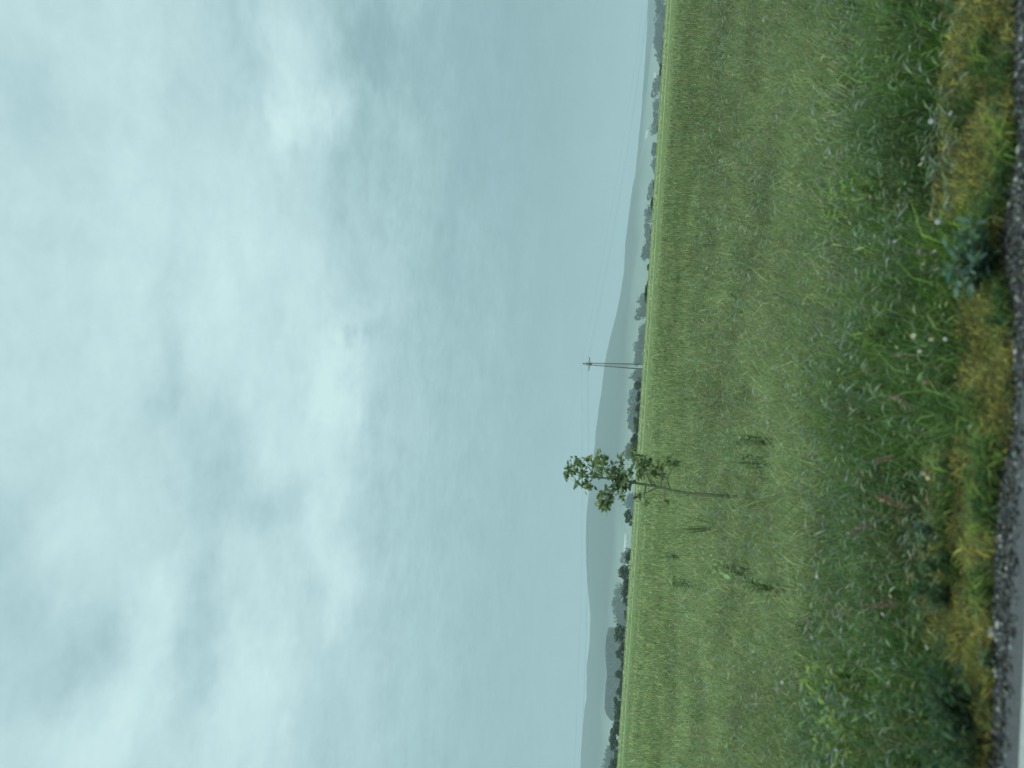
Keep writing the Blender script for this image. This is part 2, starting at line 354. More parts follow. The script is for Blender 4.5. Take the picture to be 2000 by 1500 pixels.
def herbs(N):                                 # small broad leaves of clover, yarrow and vetch among the grass
    s = S_GRAV+.05+rng.beta(1.0, 1.6, N)*7.5; t = rng.uniform(-1, 1, N)*(s*HALF+1); x, y = st(s, t)
    p = vnoise(x, y, .35, 51); p2 = vnoise(x, y, 1.2, 22); edge = np.clip((s-S_GRAV-yellow(t, x, y)+.06)/.45, 0, 1)
    k = (rng.random(N) < 1.5*p*p) & (edge > .05); s, x, y, p, p2, edge = [a[k] for a in (s, x, y, p, p2, edge)]; n = len(x)
    z = gz(x, y)+(.02+.30*rng.random(n))*(.4+.65*p2)*(.15+.85*edge); L = rng.uniform(.022, .055, n); a = along(n, .8)
    d = np.stack([np.cos(a), np.sin(a), rng.normal(0, .4, n)], 1); d /= np.linalg.norm(d, axis=1)[:, None]
    w = np.cross(d, np.array([0, 0, 1.0])+rng.normal(0, .5, (n, 3))); w /= np.linalg.norm(w, axis=1)[:, None]; P = np.stack([x, y, z], 1)
    W = L*rng.uniform(.25, .45, n); V = np.empty((n, 4, 3)); V[:, 0] = P; V[:, 1] = P+d*(L*.45)[:, None]+w*(W*.5)[:, None]; V[:, 2] = P+d*L[:, None]; V[:, 3] = P+d*(L*.45)[:, None]-w*(W*.5)[:, None]
    c = palette(n, [(.075, .13, .045), (.045, .09, .035), (.12, .18, .07), (.18, .24, .11), (.31, .35, .19), (.12, .19, .12), (.20, .16, .11)], [5, 4, 4, 2, 1.1, .9, .7], .25)
    b = np.arange(n)*4; return V.reshape(-1, 3), np.stack([b, b+1, b+2, b+3], 1), None, np.repeat(c, 4, 0)
V, q, t, c = herbs(90000)
tag(link('verge_herbs', mesh_np('verge_herbs', V, q, t, c, LEAF)), 'small mixed leaves of low herbs among the verge grass', 'herbs', None, 'stuff')

def ears(N):                                  # pale grass ears, bent over along the road on thin stalks
    s = S_GRAV+.5+rng.beta(1., 2.4, N)*26; t = rng.uniform(-1, 1, N)*(s*HALF+1); x, y = st(s, t); n = N
    h = rng.uniform(.16, .52, n)*np.clip(.25+(s-S_GRAV-yellow(t, x, y)), .3, 1); base = np.stack([x, y, gz(x, y)], 1); c = palette(n, [(.27, .35, .20), (.36, .40, .24), (.22, .33, .20), (.34, .39, .34), (.30, .25, .16)], [3, 2, 2, 1.4, .8], .15)
    a = along(n, .45); d = np.stack([np.cos(a), np.sin(a), np.zeros(n)], 1); top = base+d*(h*.25)[:, None]+np.array([0, 0, 1.])*h[:, None]
    wv = np.array([-TD.y, TD.x, 0])*.0; wv = np.stack([np.cos(a), np.sin(a), np.zeros(n)], 1)*.0014
    V = np.empty((n, 8, 3)); V[:, 0] = base-wv; V[:, 1] = base+wv; V[:, 2] = top+wv; V[:, 3] = top-wv
    L = rng.uniform(.04, .11, n)*(1+np.clip((s-8)/12, 0, 1)); W = rng.uniform(.005, .012, n)*(1+np.clip((s-7)/9, 0, 1.2)); up = rng.normal(.1, .5, n); e = d+np.array([0, 0, 1.])*up[:, None]; e /= np.linalg.norm(e, axis=1)[:, None]
    u_ = np.cross(e, np.array(ND)+rng.normal(0, .3, (n, 3))); u_ /= np.linalg.norm(u_, axis=1)[:, None]
    V[:, 4] = top; V[:, 5] = top+e*(L*.4)[:, None]+u_*(W*.5)[:, None]; V[:, 6] = top+e*L[:, None]-np.array([0, 0, 1.])*(L*.25)[:, None]; V[:, 7] = top+e*(L*.4)[:, None]-u_*(W*.5)[:, None]
    b = np.arange(n)*8; Q = np.concatenate([np.stack([b, b+1, b+2, b+3], 1), np.stack([b+4, b+5, b+6, b+7], 1)]); cc = np.repeat(c, 8, 0).reshape(n, 8, 3); cc[:, :4] *= .6
    return V.reshape(-1, 3), Q, None, cc.reshape(-1, 3)
V, q, t, c = ears(15000)
tag(link('grass_ears', mesh_np('grass_ears', V, q, t, c, LEAF)), 'pale bent grass ears above the verge grass', 'grass', None, 'stuff')

def dry_cover(N):                             # low yellow-olive growth between gravel and grass
    s = S_GRAV-.22+rng.random(N)**1.1*1.55; t = rng.uniform(-1, 1, N)*(s*HALF+1); x, y = st(s, t); p2 = vnoise(x, y, .16, 32); p3 = vnoise(x, y, .4, 36)
    lim = S_GRAV+yellow(t, x, y)+.07
    keep = (s < lim) & (rng.random(N) < .35+.8*p2) & (s > S_GRAV+.34*p3-.25); x, y, p2, s, p3 = x[keep], y[keep], p2[keep], s[keep], p3[keep]; n = len(x)
    h = rng.uniform(.02, .10, n)*(.6+.8*p2)
    c = palette(n, [(.22, .215, .06), (.36, .31, .07), (.17, .17, .06), (.52, .44, .11), (.11, .16, .06), (.16, .13, .075), (.09, .15, .07)], [4.5, 4, 4, 1.7, 4, 1.5, 2], .24)
    g_ = (vnoise(x, y, .20, 38) > .74)[:, None]; c = np.where(g_, c*np.array([.5, .78, .75]), c); h = np.where(g_[:, 0], h*1.9, h); c *= (.5+.85*p2)[:, None]
    return blades(np.stack([x, y, gz(x, y)], 1), h, rng.uniform(.005, .012, n), along(n, .5), np.clip(rng.normal(1.1, .4, n), 0, 1.9), c)
V, q, t, c = dry_cover(190000)
tag(link('dry_ground_cover', mesh_np('dry_ground_cover', V, q, t, c, LEAF)), 'low yellow olive ground cover beside the gravel', 'ground cover', None, 'stuff')

def pebbles(N):
    s = S_EDGE-.06+rng.beta(1.6, 1.6, N)*(S_GRAV-S_EDGE+.22); t = rng.uniform(-1, 1, N)*(s*HALF+1); x, y = st(s, t)
    r = .003+.012*rng.random(N)**3.5; z = gz(x, y)
    base = np.array([(1, 0, 0), (-1, 0, 0), (0, 1, 0), (0, -1, 0), (0, 0, 1), (0, 0, -1)], float)
    an = rng.uniform(0, 6.28, N); sc = np.stack([r*rng.uniform(.9, 1.9, N), r*rng.uniform(.8, 1.2, N), r*rng.uniform(.5, .9, N)], 1)
    P = base[None]*sc[:, None]*(1+rng.normal(0, .15, (N, 6, 1)))
    X = P[:, :, 0]*np.cos(an)[:, None]-P[:, :, 1]*np.sin(an)[:, None]; Y = P[:, :, 0]*np.sin(an)[:, None]+P[:, :, 1]*np.cos(an)[:, None]
    V = np.stack([X+x[:, None], Y+y[:, None], P[:, :, 2]+(z+r*.4)[:, None]], 2).reshape(-1, 3)
    tr = np.array([(0, 2, 4), (2, 1, 4), (1, 3, 4), (3, 0, 4), (2, 0, 5), (1, 2, 5), (3, 1, 5), (0, 3, 5)])
    T = (tr[None]+(np.arange(N)*6)[:, None, None]).reshape(-1, 3)
    c = palette(N, [(.065, .068, .064), (.11, .114, .108), (.032, .034, .032), (.27, .27, .25), (.10, .09, .06)], [5, 3.5, 5, .8, 1], .25)
    return V, None, T, np.repeat(c, 6, 0)
V, q, t, c = pebbles(26000)
tag(link('gravel', mesh_np('gravel', V, q, t, c, LEAFM)), 'loose grey gravel along the road edge', 'gravel', None, 'stuff')

# ------------------------------------------------------------------ trees along the field edge and in the haze
def crown_mesh(name, seed, wide, n, cols, leaf=.16):
    r = random.Random(seed); mb = MB(); lobes = []
    for i in range(7):
        a = r.uniform(0, 6.28); q_ = r.uniform(.1, .5)
        lobes.append((Vector((math.cos(a)*q_*wide, math.sin(a)*q_*wide, r.uniform(.3, .85))), r.uniform(.18, .34)))
    lobes.append((Vector((0, 0, .45)), .42))
    for i in range(n):
        c, rad = r.choice(lobes); d = Vector((r.gauss(0, 1), r.gauss(0, 1), r.gauss(0, 1))).normalized()
        p = c+Vector((d.x*wide, d.y*wide, d.z))*rad*r.uniform(.55, 1.08)
        if p.z < .02: p.z = r.uniform(.02, .2)
        nn = (d+Vector((r.gauss(0, .5), r.gauss(0, .5), r.gauss(0, .5)))).normalized(); e = nn.orthogonal().normalized(); f = nn.cross(e)
        L = leaf*r.uniform(.6, 1.3); w = r.uniform(0, 6.28); e, f = e*math.cos(w)+f*math.sin(w), f*math.cos(w)-e*math.sin(w)
        k = r.choice(cols); k = tuple(x*r.uniform(.75, 1.25) for x in k)
        mb.add([p-e*L*.5, p+f*L*.3, p+e*L*.6, p-f*L*.35], [(0, 1, 2, 3)], col=k)
    return mesh_np(name, np.array(mb.v), np.array(mb.q), None, np.array(mb.c), LEAFM)
GRN = [(.055, .085, .05), (.075, .11, .06), (.045, .07, .045)]
HAZ = [(.05, .075, .055), (.06, .085, .06)]
CROWN = [crown_mesh('crown', 40+i, (1.0, .8, 1.25, .65)[i % 4], 620, GRN) for i in range(8)]
HCROWN = [crown_mesh('crown', 80+i, (1.0, 1.5, .75, 1.2)[i % 4], 420, HAZ, .2) for i in range(6)]
def trunk_mesh(seed):
    mb = MB(); r = random.Random(seed)
    mb.tube([(0, 0, -.05), (.01, 0, .2), (r.uniform(-.03, .03), 0, .45), (r.uniform(-.06, .06), .02, .7)], [.045, .035, .025, .01], 6)
    for i in range(4):
        a = r.uniform(0, 6.28); mb.tube([(0, 0, .3+.08*i), (math.cos(a)*.14, math.sin(a)*.14, .5+.07*i), (math.cos(a)*.24, math.sin(a)*.24, .62+.07*i)], [.018, .012, .005], 5)
    return mesh_np('trunk', np.array(mb.v), np.array(mb.q), np.array(mb.t), np.array(mb.c), BARK)
TRUNK = [trunk_mesh(i) for i in range(3)]
def tree(name, label, cat, group, px_top, py0, py1, Y, crowns, i, base=None):
    a, b_ = at(px_top, py0, Y), at(px_top, py1, Y); w = abs(a.x-b_.x); cx = (a.x+b_.x)/2; top = (a.z+b_.z)/2
    z0 = float(gz(cx, Y)); H = max(top-z0, .6)
    t_ = thing(name, label, cat, (cx, Y, z0), group, random.uniform(0, .01))
    me = crowns[i % len(crowns)]; co = np.empty(len(me.vertices)*3); me.vertices.foreach_get('co', co); co = co.reshape(-1, 3)
    o = link('crown', me, t_); k = link('trunk', TRUNK[i % 3], t_)
    wx = np.ptp(co[:, 0]); zt = co[:, 2].max(); sx = w/wx
    lift = 0 if base is None else base*H
    o.scale = (sx, sx, (H-lift)/zt); o.location = (-(co[:, 0].max()+co[:, 0].min())/2*sx, 0, lift)
    k.scale = (min(sx, H)*.9, min(sx, H)*.9, H*.85)
    return t_
# dark bushes and small trees at the far field edge: photo x of the top, y range, depth, look
EDGE = [(1188, 1470, 1503, 262, 'broad dark tree cut by the photo bottom edge at the field edge'),
 (1187, 1434, 1470, 258, 'tall dark round-headed tree, second along the field edge from the photo bottom'),
 (1190, 1406, 1436, 254, 'pointed dark tree, third along the field edge from the photo bottom'),
 (1199, 1384, 1408, 252, 'low dark hedge bush, fourth along the field edge from the photo bottom'),
 (1197, 1364, 1388, 250, 'dense dark hedge bush, fifth along the field edge from the photo bottom'),
 (1201, 1343, 1363, 250, 'upright dark bush, sixth along the field edge from the photo bottom'),
 (1209, 1320, 1344, 248, 'low green hedge piece beside an upright dark bush in the field edge row'),
 (1199, 1302, 1323, 250, 'pointed green bush rising from a low hedge in the field edge row'),
 (1212, 1284, 1304, 248, 'low green hedge piece between two raised bushes in the field edge row'),
 (1200, 1270, 1286, 250, 'narrow raised green bush standing over the hedge in the field edge row'),
 (1207, 1253, 1272, 248, 'small ragged bush next to the tall grey-green tree of the edge row'),
 (1199, 1218, 1256, 252, 'tall grey-green tree with steep front in the middle of the edge row'),
 (1218, 1193, 1208, 248, 'tiny low bush standing apart from the edge row'),
 (1214, 1167, 1183, 248, 'small square bush at the foot of the edge row'),
 (1213, 1129, 1167, 250, 'wide low dark bush touching the largest dark tree of the field edge'),
 (1205, 1091, 1131, 254, 'largest dark tree of the field edge, flat-topped, with a wide low bush beside it'),
 (1219, 1073, 1094, 250, 'small dark bush in front of the white long building'),
 (1217, 996, 1023, 250, 'lone ball-shaped dark tree standing free near the sapling'),
 (1230, 846, 862, 246, 'small dark bush with a pointed tip near the sapling crown'),
 (1233, 861, 880, 246, 'low dark bush closest to the sapling crown'),
 (1236, 812, 847, 246, 'long low green hedge piece between pylon and sapling'),
 (1238, 787, 815, 246, 'rounded low hedge piece between pylon and sapling'),
 (1241, 765, 784, 246, 'small triangular dark bush two along from the pylon'),
 (1236, 737, 761, 246, 'round dark grey bush right next to the pylon'),
 (1258, 545, 592, 246, 'long flat dark bush at the field edge on the far side of the pylon'),
 (1263, 516, 528, 244, 'tiny dark round shrub beyond the long flat bush'),
 (1270, 440, 456, 244, 'very small dark shrub lying low on the field edge'),
 (1270, 384, 413, 244, 'small dome-shaped dark shrub alone on the field edge'),
 (1275, 354, 370, 244, 'tiny dark shrub beside the dome-shaped shrub'),
 (1282, 244, 262, 244, 'small dark shrub below the tiny white house'),
 (1287, 124, 148, 244, 'dark leafy shrub nearest the top of the photo with a steep side'),
 (1296, 70, 96, 244, 'thin low shrub second from the photo top edge'),
 (1299, 46, 62, 244, 'thin low shrub closest to the photo top edge')]
for i, (px, y0, y1, Y, lab) in enumerate(EDGE):
    tree('bush' if y1-y0 < 26 else 'tree', lab, 'bush' if y1-y0 < 26 else 'tree', 'dark bushes and trees along the far field edge', px, y0-2, y1+2, Y, CROWN, i*3+1)
HAZY = [(1277, -4, 26), (1276, 22, 52), (1277, 48, 90), (1277, 92, 130), (1273, 150, 186), (1272, 193, 216), (1275, 214, 242), (1270, 243, 263), (1270, 284, 300),
 (1271, 312, 332), (1262, 355, 388), (1258, 400, 428), (1260, 430, 466), (1256, 468, 484), (1252, 484, 506), (1241, 576, 602), (1239, 598, 617), (1249, 634, 652),
 (1246, 650, 668), (1235, 668, 690), (1235, 690, 708), (1228, 724, 752), (1228, 752, 786), (1224, 782, 812), (1226, 810, 840), (1227, 858, 878), (1217, 868, 894),
 (1219, 966, 998), (1210, 1074, 1096), (1199, 1142, 1162), (1193, 1160, 1200), (1197, 1204, 1222), (1180, 1462, 1482), (1172, 1484, 1504)]
for i, (px, y0, y1) in enumerate(HAZY):
    n = 'th'; k = i+1
    look = ('rounded', 'broad', 'slim', 'flat-topped')[i % 4]
    ordn = ('first second third fourth fifth sixth seventh eighth ninth tenth eleventh twelfth thirteenth fourteenth fifteenth sixteenth seventeenth eighteenth nineteenth twentieth').split()
    if k <= 17: lab = f'{look} blue-grey tree in the haze, {ordn[k-1]} hazy tree from the photo top'
    else: lab = f'{look} blue-grey tree in the haze, {ordn[len(HAZY)-k]} hazy tree from the photo bottom'
    tree('distant_tree', lab, 'tree', 'hazy trees in the hollow beyond the field', px-(i*7) % 5+1, y0-4-(i*5) % 6, y1+4+(i*3) % 7, 1150+(i*137) % 350, HCROWN, i)
def far_wood():
    prof = [(1190, 1226), (1186, 1240), (1184, 1262), (1184, 1284), (1186, 1305), (1187, 1318), (1184, 1340), (1183, 1362), (1182, 1384), (1186, 1396), (1194, 1406)]
    mb = MB(); r = random.Random(5)
    for j in range(9000):
        y = r.uniform(1226, 1406); x = np.interp(y, [p[1] for p in prof], [p[0] for p in prof])
        Y = 1500+r.uniform(-60, 60); p = at(x, y, Y); z0 = float(gz(p.x, Y)); top = p.z-abs(r.gauss(0, 1.2))
        p.z = top if r.random() < .35 else r.uniform(z0+1, top); d = rv().normalized(); e = d.orthogonal().normalized(); f = d.cross(e); L = r.uniform(3.5, 6)
        mb.add([p-e*L*.5, p+f*L*.4, p+e*L*.5, p-f*L*.4], [(0, 1, 2, 3)], col=vary(r.choice(HAZ), .2))
    tag(mb.build('distant_wood', LEAFM), 'long blue-grey wood in the haze behind the edge row', 'wood', None, 'stuff')
far_wood()

# ------------------------------------------------------------------ white buildings in the haze
from mathutils.bvhtree import BVHTree
def land(px, py):                             # where the line of sight through a photo pixel meets the land
    best = None
    for n in ('ground', 'hill', 'far_hill'):
        me = bpy.data.objects[n].data; v = np.empty(len(me.vertices)*3); me.vertices.foreach_get('co', v)
        q = np.empty(len(me.loops), np.int32); me.loops.foreach_get('vertex_index', q)
        h = BVHTree.FromPolygons(v.reshape(-1, 3).tolist(), q.reshape(-1, 4).tolist()).ray_cast(at(px, py, 600), ray(px, py).normalized())
        if h[0] is not None and (best is None or h[3] < best[1]): best = (h[0], h[3])
    return best[0] if best else at(px, py, 3000)
def building(label, px, y0, y1, hpx):
    p = land(px, (y0+y1)/2); sc = p.y/FPX; L = (y1-y0)*sc; hgt = hpx*.7*sc; depth = min(L*.8, 16)
    t_ = thing('farm_building', label, 'building', p, 'white farm buildings in the haze')
    mb = MB(); mb.box((0, 0, hgt*.5-1), (L/2, depth/2, hgt*.5+1)); mb.build('wall', WHITEW, t_)
    r = MB(); o = .4; x, y = L/2+o, depth/2+o; z = hgt+.02; rz = hgt*1.5
    r.add([(-x, -y, z), (x, -y, z), (x, y, z), (-x, y, z), (-x, 0, rz), (x, 0, rz)], [(0, 1, 5, 4), (2, 3, 4, 5), (3, 2, 1, 0)], [(0, 4, 3), (1, 2, 5)]); r.build('roof', ROOFP, t_)
    for k in range(max(1, int(L/14))):
        d = MB(); d.box((-L/2+L*.25+k*14, -depth/2-.05, hgt*.35), (hgt*.25, .05, hgt*.3)); d.build('door', STEEL2, t_)
building('long low white shed gleaming in the haze beyond the lone tree', 1224, 1043, 1078, 4.5)
building('tiny white house on the haze slope near the photo top', 1265, 255, 269, 3.6)
building('very small white house half hidden by the hazy trees', 1281, 143, 152, 3.2)

# ------------------------------------------------------------------ pylon and wires
PY = 216.0; pb_ = at(1251, 716, PY); pt = at(1139, 705.5, PY); pz = float(gz(pb_.x, PY)); PH = pt.z-pz
pyl = thing('power_pylon', 'slender steel lattice power pylon at the far field edge', 'pylon', (pb_.x, PY, pz))
def legx(f): return .70*(1-f)+.27*f
def corner(sx, sy, f): return Vector((sx*legx(f)-.12*f, sy*legx(f), PH*.955*f))
for sx in (-1, 1):
    for sy in (-1, 1):
        mb = MB(); mb.tube([corner(sx, sy, -.02), corner(sx, sy, .5), corner(sx, sy, 1)], [.125, .105, .09], 6); mb.build('leg', STEEL, pyl)
br = MB(); NB = 15
for k in range(NB):
    f0, f1 = (k/NB)**.95, ((k+1)/NB)**.95
    for (a, b_) in (((-1, -1), (1, -1)), ((1, -1), (1, 1)), ((1, 1), (-1, 1)), ((-1, 1), (-1, -1))):
        if k % 2: a, b_ = b_, a
        br.tube([corner(*a, f0), corner(*b_, f1)], .032, 4); br.tube([corner(*a, f1), corner(*b_, f1)], .026, 4)
br.build('bracing', STEEL, pyl)
zc = PH*.895; cx = -.11
arm = MB()
for s_ in (-1, 1):
    arm.tube([(cx+s_*1.95, 0, zc+.02), (cx, 0, zc+.12)], [.05, .09], 5); arm.tube([(cx+s_*1.95, 0, zc), (cx+s_*.3, -.28, zc-.25)], [.05, .075], 5)
    arm.tube([(cx+s_*1.95, 0, zc), (cx+s_*.3, .28, zc-.25)], [.05, .075], 5); arm.tube([(cx+s_*1.0, 0, zc+.07), (cx+s_*1.0, -.13, zc-.12)], .03, 4)
arm.build('crossarm', STEEL, pyl)
pn = MB(); pn.box((cx, 0, zc-.42), (.30, .30, .36)); pn.build('switch_box', STEEL, pyl)
cap = MB(); cap.box((cx-.01, 0, PH*.985), (.26, .26, .17)); cap.tube([(cx, 0, PH*.93), (cx, 0, PH)], .07, 6); cap.build('head_frame', STEEL, pyl)
pp = MB(); pp.box((cx-.004, 0, PH*.935), (.2, .2, .40)); pp.build('head_panel', STEEL2, pyl)
for s_ in (-1, 0, 1):
    ins = MB(); xx = cx+s_*1.9; z0 = zc+.04 if s_ else PH
    for k in range(4): ins.tube([(xx, 0, z0+.05+k*.1), (xx, 0, z0+.09+k*.1), (xx, 0, z0+.12+k*.1)], [.035, .10, .035], 8)
    ins.build('insulator', PORC, pyl)
    w = MB(); P0 = Vector((pb_.x+xx, PY, pz+z0+.45)); rr = .008
    for (tx, ty, tz) in ((260, 300-PY, -9.5), (-260, 195-PY, -1.0)):
        n = 26; pts = []
        for k in range(n+1):
            f = k/n; pts.append(P0+Vector((tx*f, ty*f, tz*f-4*5.5*f*(1-f))))
        w.tube(pts, rr, 5)
    tag(w.build('power_wire', WIREM), {-1: 'thin overhead wire on the crossarm end nearer the sapling', 0: 'topmost thin overhead wire over the pylon head', 1: 'thin overhead wire on the crossarm end away from the sapling'}[s_], 'wire', 'overhead wires on the pylon')

# ------------------------------------------------------------------ the sapling
D = 14.0; sb = ground_hit(1384, 967, .34); D = sb.y
def sp(x, y, dy=0): return at(x, y, D+dy)
root = Vector((sb.x+.02, D, float(gz(sb.x, D)))); sap = thing('sapling', 'slender young tree with sparse leaf tufts standing in the field', 'tree', root)
def loc(p): return Vector(p)-root
tr = MB(); P = [root+Vector((0, 0, -.05)), sp(1372, 966), sp(1340, 963), sp(1300, 955), sp(1270, 948), sp(1238, 943), sp(1205, 936, .03), sp(1160, 932, .05), sp(1140, 931), sp(1112, 914, -.05)]
tr.tube([loc(p) for p in P], [.026, .025, .023, .021, .020, .018, .015, .011, .007, .004], 8); tr.build('trunk', BARK, sap, True)
BR = [((1238, 943), (1203, 956, .1), (1180, 984, .25)), ((1200, 957, .1), (1186, 966, -.1), (1170, 968, -.15)), ((1160, 932), (1156, 915, -.1), (1167, 899, -.2)), ((1162, 932), (1150, 913, .15), (1128, 902, .2)),
      ((1205, 936), (1213, 914, .2), (1213, 899, .3)), ((1275, 949), (1256, 916, -.2), (1238, 889, -.3)), ((1282, 951), (1266, 926, .2), (1250, 908, .3)), ((1285, 952), (1262, 962, .15), (1247, 968, .2)),
      ((1290, 953), (1293, 926, -.15), (1302, 902, -.25)), ((1300, 956), (1296, 968, .1), (1304, 980, .15)), ((1145, 931), (1147, 942, .1), (1155, 955, .15)), ((1310, 957), (1302, 936, .1), (1318, 905, .15)), ((1190, 935), (1196, 920, -.2), (1180, 916, -.25)), ((1225, 940), (1222, 960, -.2), (1214, 972, -.25)),
      ((1262, 947), (1258, 970, .1), (1262, 985, .15))]
for b_ in BR:
    mb = MB(); mb.tube([loc(sp(*p)) for p in b_], [.013, .009, .004], 5); mb.build('branch', BARK, sap)
TUF = [(1107, 930, 5), (1110, 912, 5), (1126, 902, 9), (1119, 917, 6), (1137, 925, 10), (1140, 934, 9), (1145, 946, 8), (1152, 949, 7), (1126, 943, 4), (1134, 905, 6), (1149, 900, 5), (1158, 903, 5), (1167, 893, 7), (1168, 903, 9),
 (1178, 900, 6), (1183, 898, 5), (1165, 926, 5), (1175, 921, 5), (1185, 920, 5), (1193, 926, 6), (1200, 915, 5), (1213, 900, 5), (1211, 915, 5), (1205, 933, 9), (1215, 935, 9), (1222, 930, 7), (1230, 922, 6), (1210, 945, 8), (1218, 951, 7),
 (1200, 951, 6), (1230, 945, 5), (1170, 966, 4), (1180, 961, 6), (1176, 975, 7), (1172, 988, 6), (1184, 985, 8), (1180, 994, 6), (1191, 975, 7), (1196, 965, 6), (1213, 970, 4), (1238, 889, 8), (1242, 903, 9), (1236, 881, 5), (1250, 905, 8),
 (1258, 915, 8), (1250, 925, 7), (1262, 899, 6), (1270, 910, 4), (1276, 925, 5), (1293, 928, 4), (1303, 902, 5), (1318, 905, 5), (1247, 967, 5), (1260, 985, 4), (1304, 980, 4), (1286, 915, 4)]
fo = MB(); pxm = D/FPX
for (x, y, r) in TUF:
    c0 = sp(x, y, random.gauss(0, .12)); yel = .25+.5*(random.random() < .3)
    for k in range(int(7+r*2.7)):
        p = c0+Vector((random.gauss(0, .6)*r*1.25*pxm, random.gauss(0, .8)*r*pxm, random.gauss(0, .5)*r*pxm)); d = Vector((random.gauss(0, 1.2), random.gauss(0, 1), random.gauss(-.2, .7)))
        col = random.choice([(.23, .31, .14), (.30, .37, .17), (.17, .25, .11), (.24, .28, .07) if yel > .5 else (.10, .14, .05)])
        fo.leaf(loc(p), d, rv()+Vector((0, 0, 1)), random.uniform(.06, .105), random.uniform(.034, .056), vary(col))
fo.build('foliage', LEAF, sap)

# ------------------------------------------------------------------ single weeds and flowers
def plant(name, label, cat, px, py, zbase, hpx, wpx, nstem, nleaf, L, cols, group=None, upright=.8, Y=None):
    """px,py = photo pixel of the plant's foot; hpx / wpx = its size in photo pixels"""
    p = ground_hit(px, py, zbase)
    z0 = float(gz(p.x, p.y)); sc = p.y/FPX; H = hpx*sc+(zbase-z0); W = wpx*sc
    t_ = thing(name, label, cat, (p.x, p.y, z0), group); stm = MB(); lv = MB()
    for i in range(nstem):
        a = random.uniform(0, 6.28); q_ = random.random()**.6*W*.5; top = Vector((math.cos(a)*q_*1.0, math.sin(a)*q_*.7, H*random.uniform(.65, 1)))
        mid = Vector((top.x*.62, top.y*.62, top.z*.5)); stm.tube([(0, 0, -.01), mid, top], [max(.002, H*.006), max(.0016, H*.0045), .0012], 5)
        for k in range(nleaf):
            f = random.uniform(.08, 1.05); b_ = (mid*(f*2) if f < .5 else mid.lerp(top, f*2-1)); d = Vector((random.gauss(0, 1), random.gauss(0, 1), random.gauss(.35, .5)))
            lv.leaf(b_, d, Vector((0, 0, 1))+rv(.3), L*random.uniform(.6, 1.25), L*random.uniform(.3, .5), vary(random.choice(cols), .25))
    stm.build('stem', STEMG, t_); lv.build('leaves', LEAF, t_); return t_
DK = [(.045, .085, .04), (.06, .10, .045)]; MD = [(.09, .15, .055), (.12, .18, .06)]; LM = [(.18, .27, .06), (.23, .32, .075)]; TE = [(.05, .10, .075), (.07, .13, .09), (.12, .19, .14)]
FW = [(.22, .31, .13), (.18, .26, .11), (.27, .36, .16)]
WEEDS = [('field_weed', 'dark bushy weed in the crop closest to the edge row', 1296, 1086, .42, 24, 28, 9, 9, .12, FW),
 ('field_weed', 'darkest compact weed in the crop with a tuft on top', 1396, 1110, .42, 27, 32, 9, 9, .10, FW),
 ('field_weed', 'small spreading weed between two darker weeds in the crop', 1314, 1138, .42, 24, 32, 10, 9, .14, FW),
 ('field_weed', 'ragged dark weed closest to the verge below the sapling', 1452, 1148, .40, 26, 34, 10, 9, .10, FW),
 ('branching_weed', 'thin branching weed spreading its twigs in the crop next to the sapling', 1342, 1022, .42, 50, 56, 10, 7, .075, FW),
 ('field_weed', 'short fresh green weed in the crop between sapling and verge', 1432, 858, .40, 24, 26, 9, 9, .10, FW),
 ('field_weed', 'wide leafy dark weed at the foot of the sapling', 1430, 900, .40, 24, 40, 10, 9, .10, FW),
 ('leafy_weed', 'lime green leafy weed low in the verge near the photo bottom', 1690, 1440, .0, 80, 110, 18, 13, .07, LM),
 ('leafy_weed', 'lime green weed with a pale tall stalk in the verge', 1660, 1345, .05, 80, 90, 16, 12, .07, LM),
 ('leafy_weed', 'bright lime weed in the verge towards the photo top', 1690, 385, .05, 70, 80, 14, 11, .065, LM),
 ('leafy_weed', 'fresh yellow-green weed in the middle of the verge', 1750, 640, .0, 70, 80, 13, 10, .06, LM+MD),
 ('broad_leaved_weed', 'big blue-green broad-leaved weed at the gravel edge', 1952, 510, -.03, 85, 170, 26, 11, .065, TE+DK),
 ('broad_leaved_weed', 'dark leafy bush of weed at the gravel, lowest in the photo', 1932, 1425, -.04, 115, 290, 46, 13, .055, DK+[(.035, .065, .04)]),
 ('broad_leaved_weed', 'dark green leafy clump behind the yellow ground cover', 1872, 1095, -.08, 75, 110, 13, 9, .055, DK),
 ('broad_leaved_weed', 'dark upright leafy clump between yellow ground cover and gravel bush', 1872, 1170, -.08, 70, 90, 11, 9, .055, DK),
 ('broad_leaved_weed', 'blue-green weed in the tall verge grass with long pale leaves', 1850, 1040, -.08, 56, 40, 7, 8, .06, TE),
 ('gravel_weed', 'small green weed rooted in the gravel near the photo top', 1966, 205, -.02, 26, 44, 7, 7, .03, MD+DK),
 ('gravel_weed', 'small pale green weed on the gravel beside two pale stones', 1946, 1292, -.02, 24, 46, 7, 7, .03, TE+MD),
 ('gravel_weed', 'little grey-green weed on the gravel beside the yellow strip', 1946, 920, -.02, 18, 30, 6, 6, .028, TE+MD)]
for (nm, lab, px, py, zb, hp, wp, ns, nl, L, cols) in WEEDS: plant(nm, lab, 'weed', px, py, zb, hp, wp, ns, nl, L, cols)

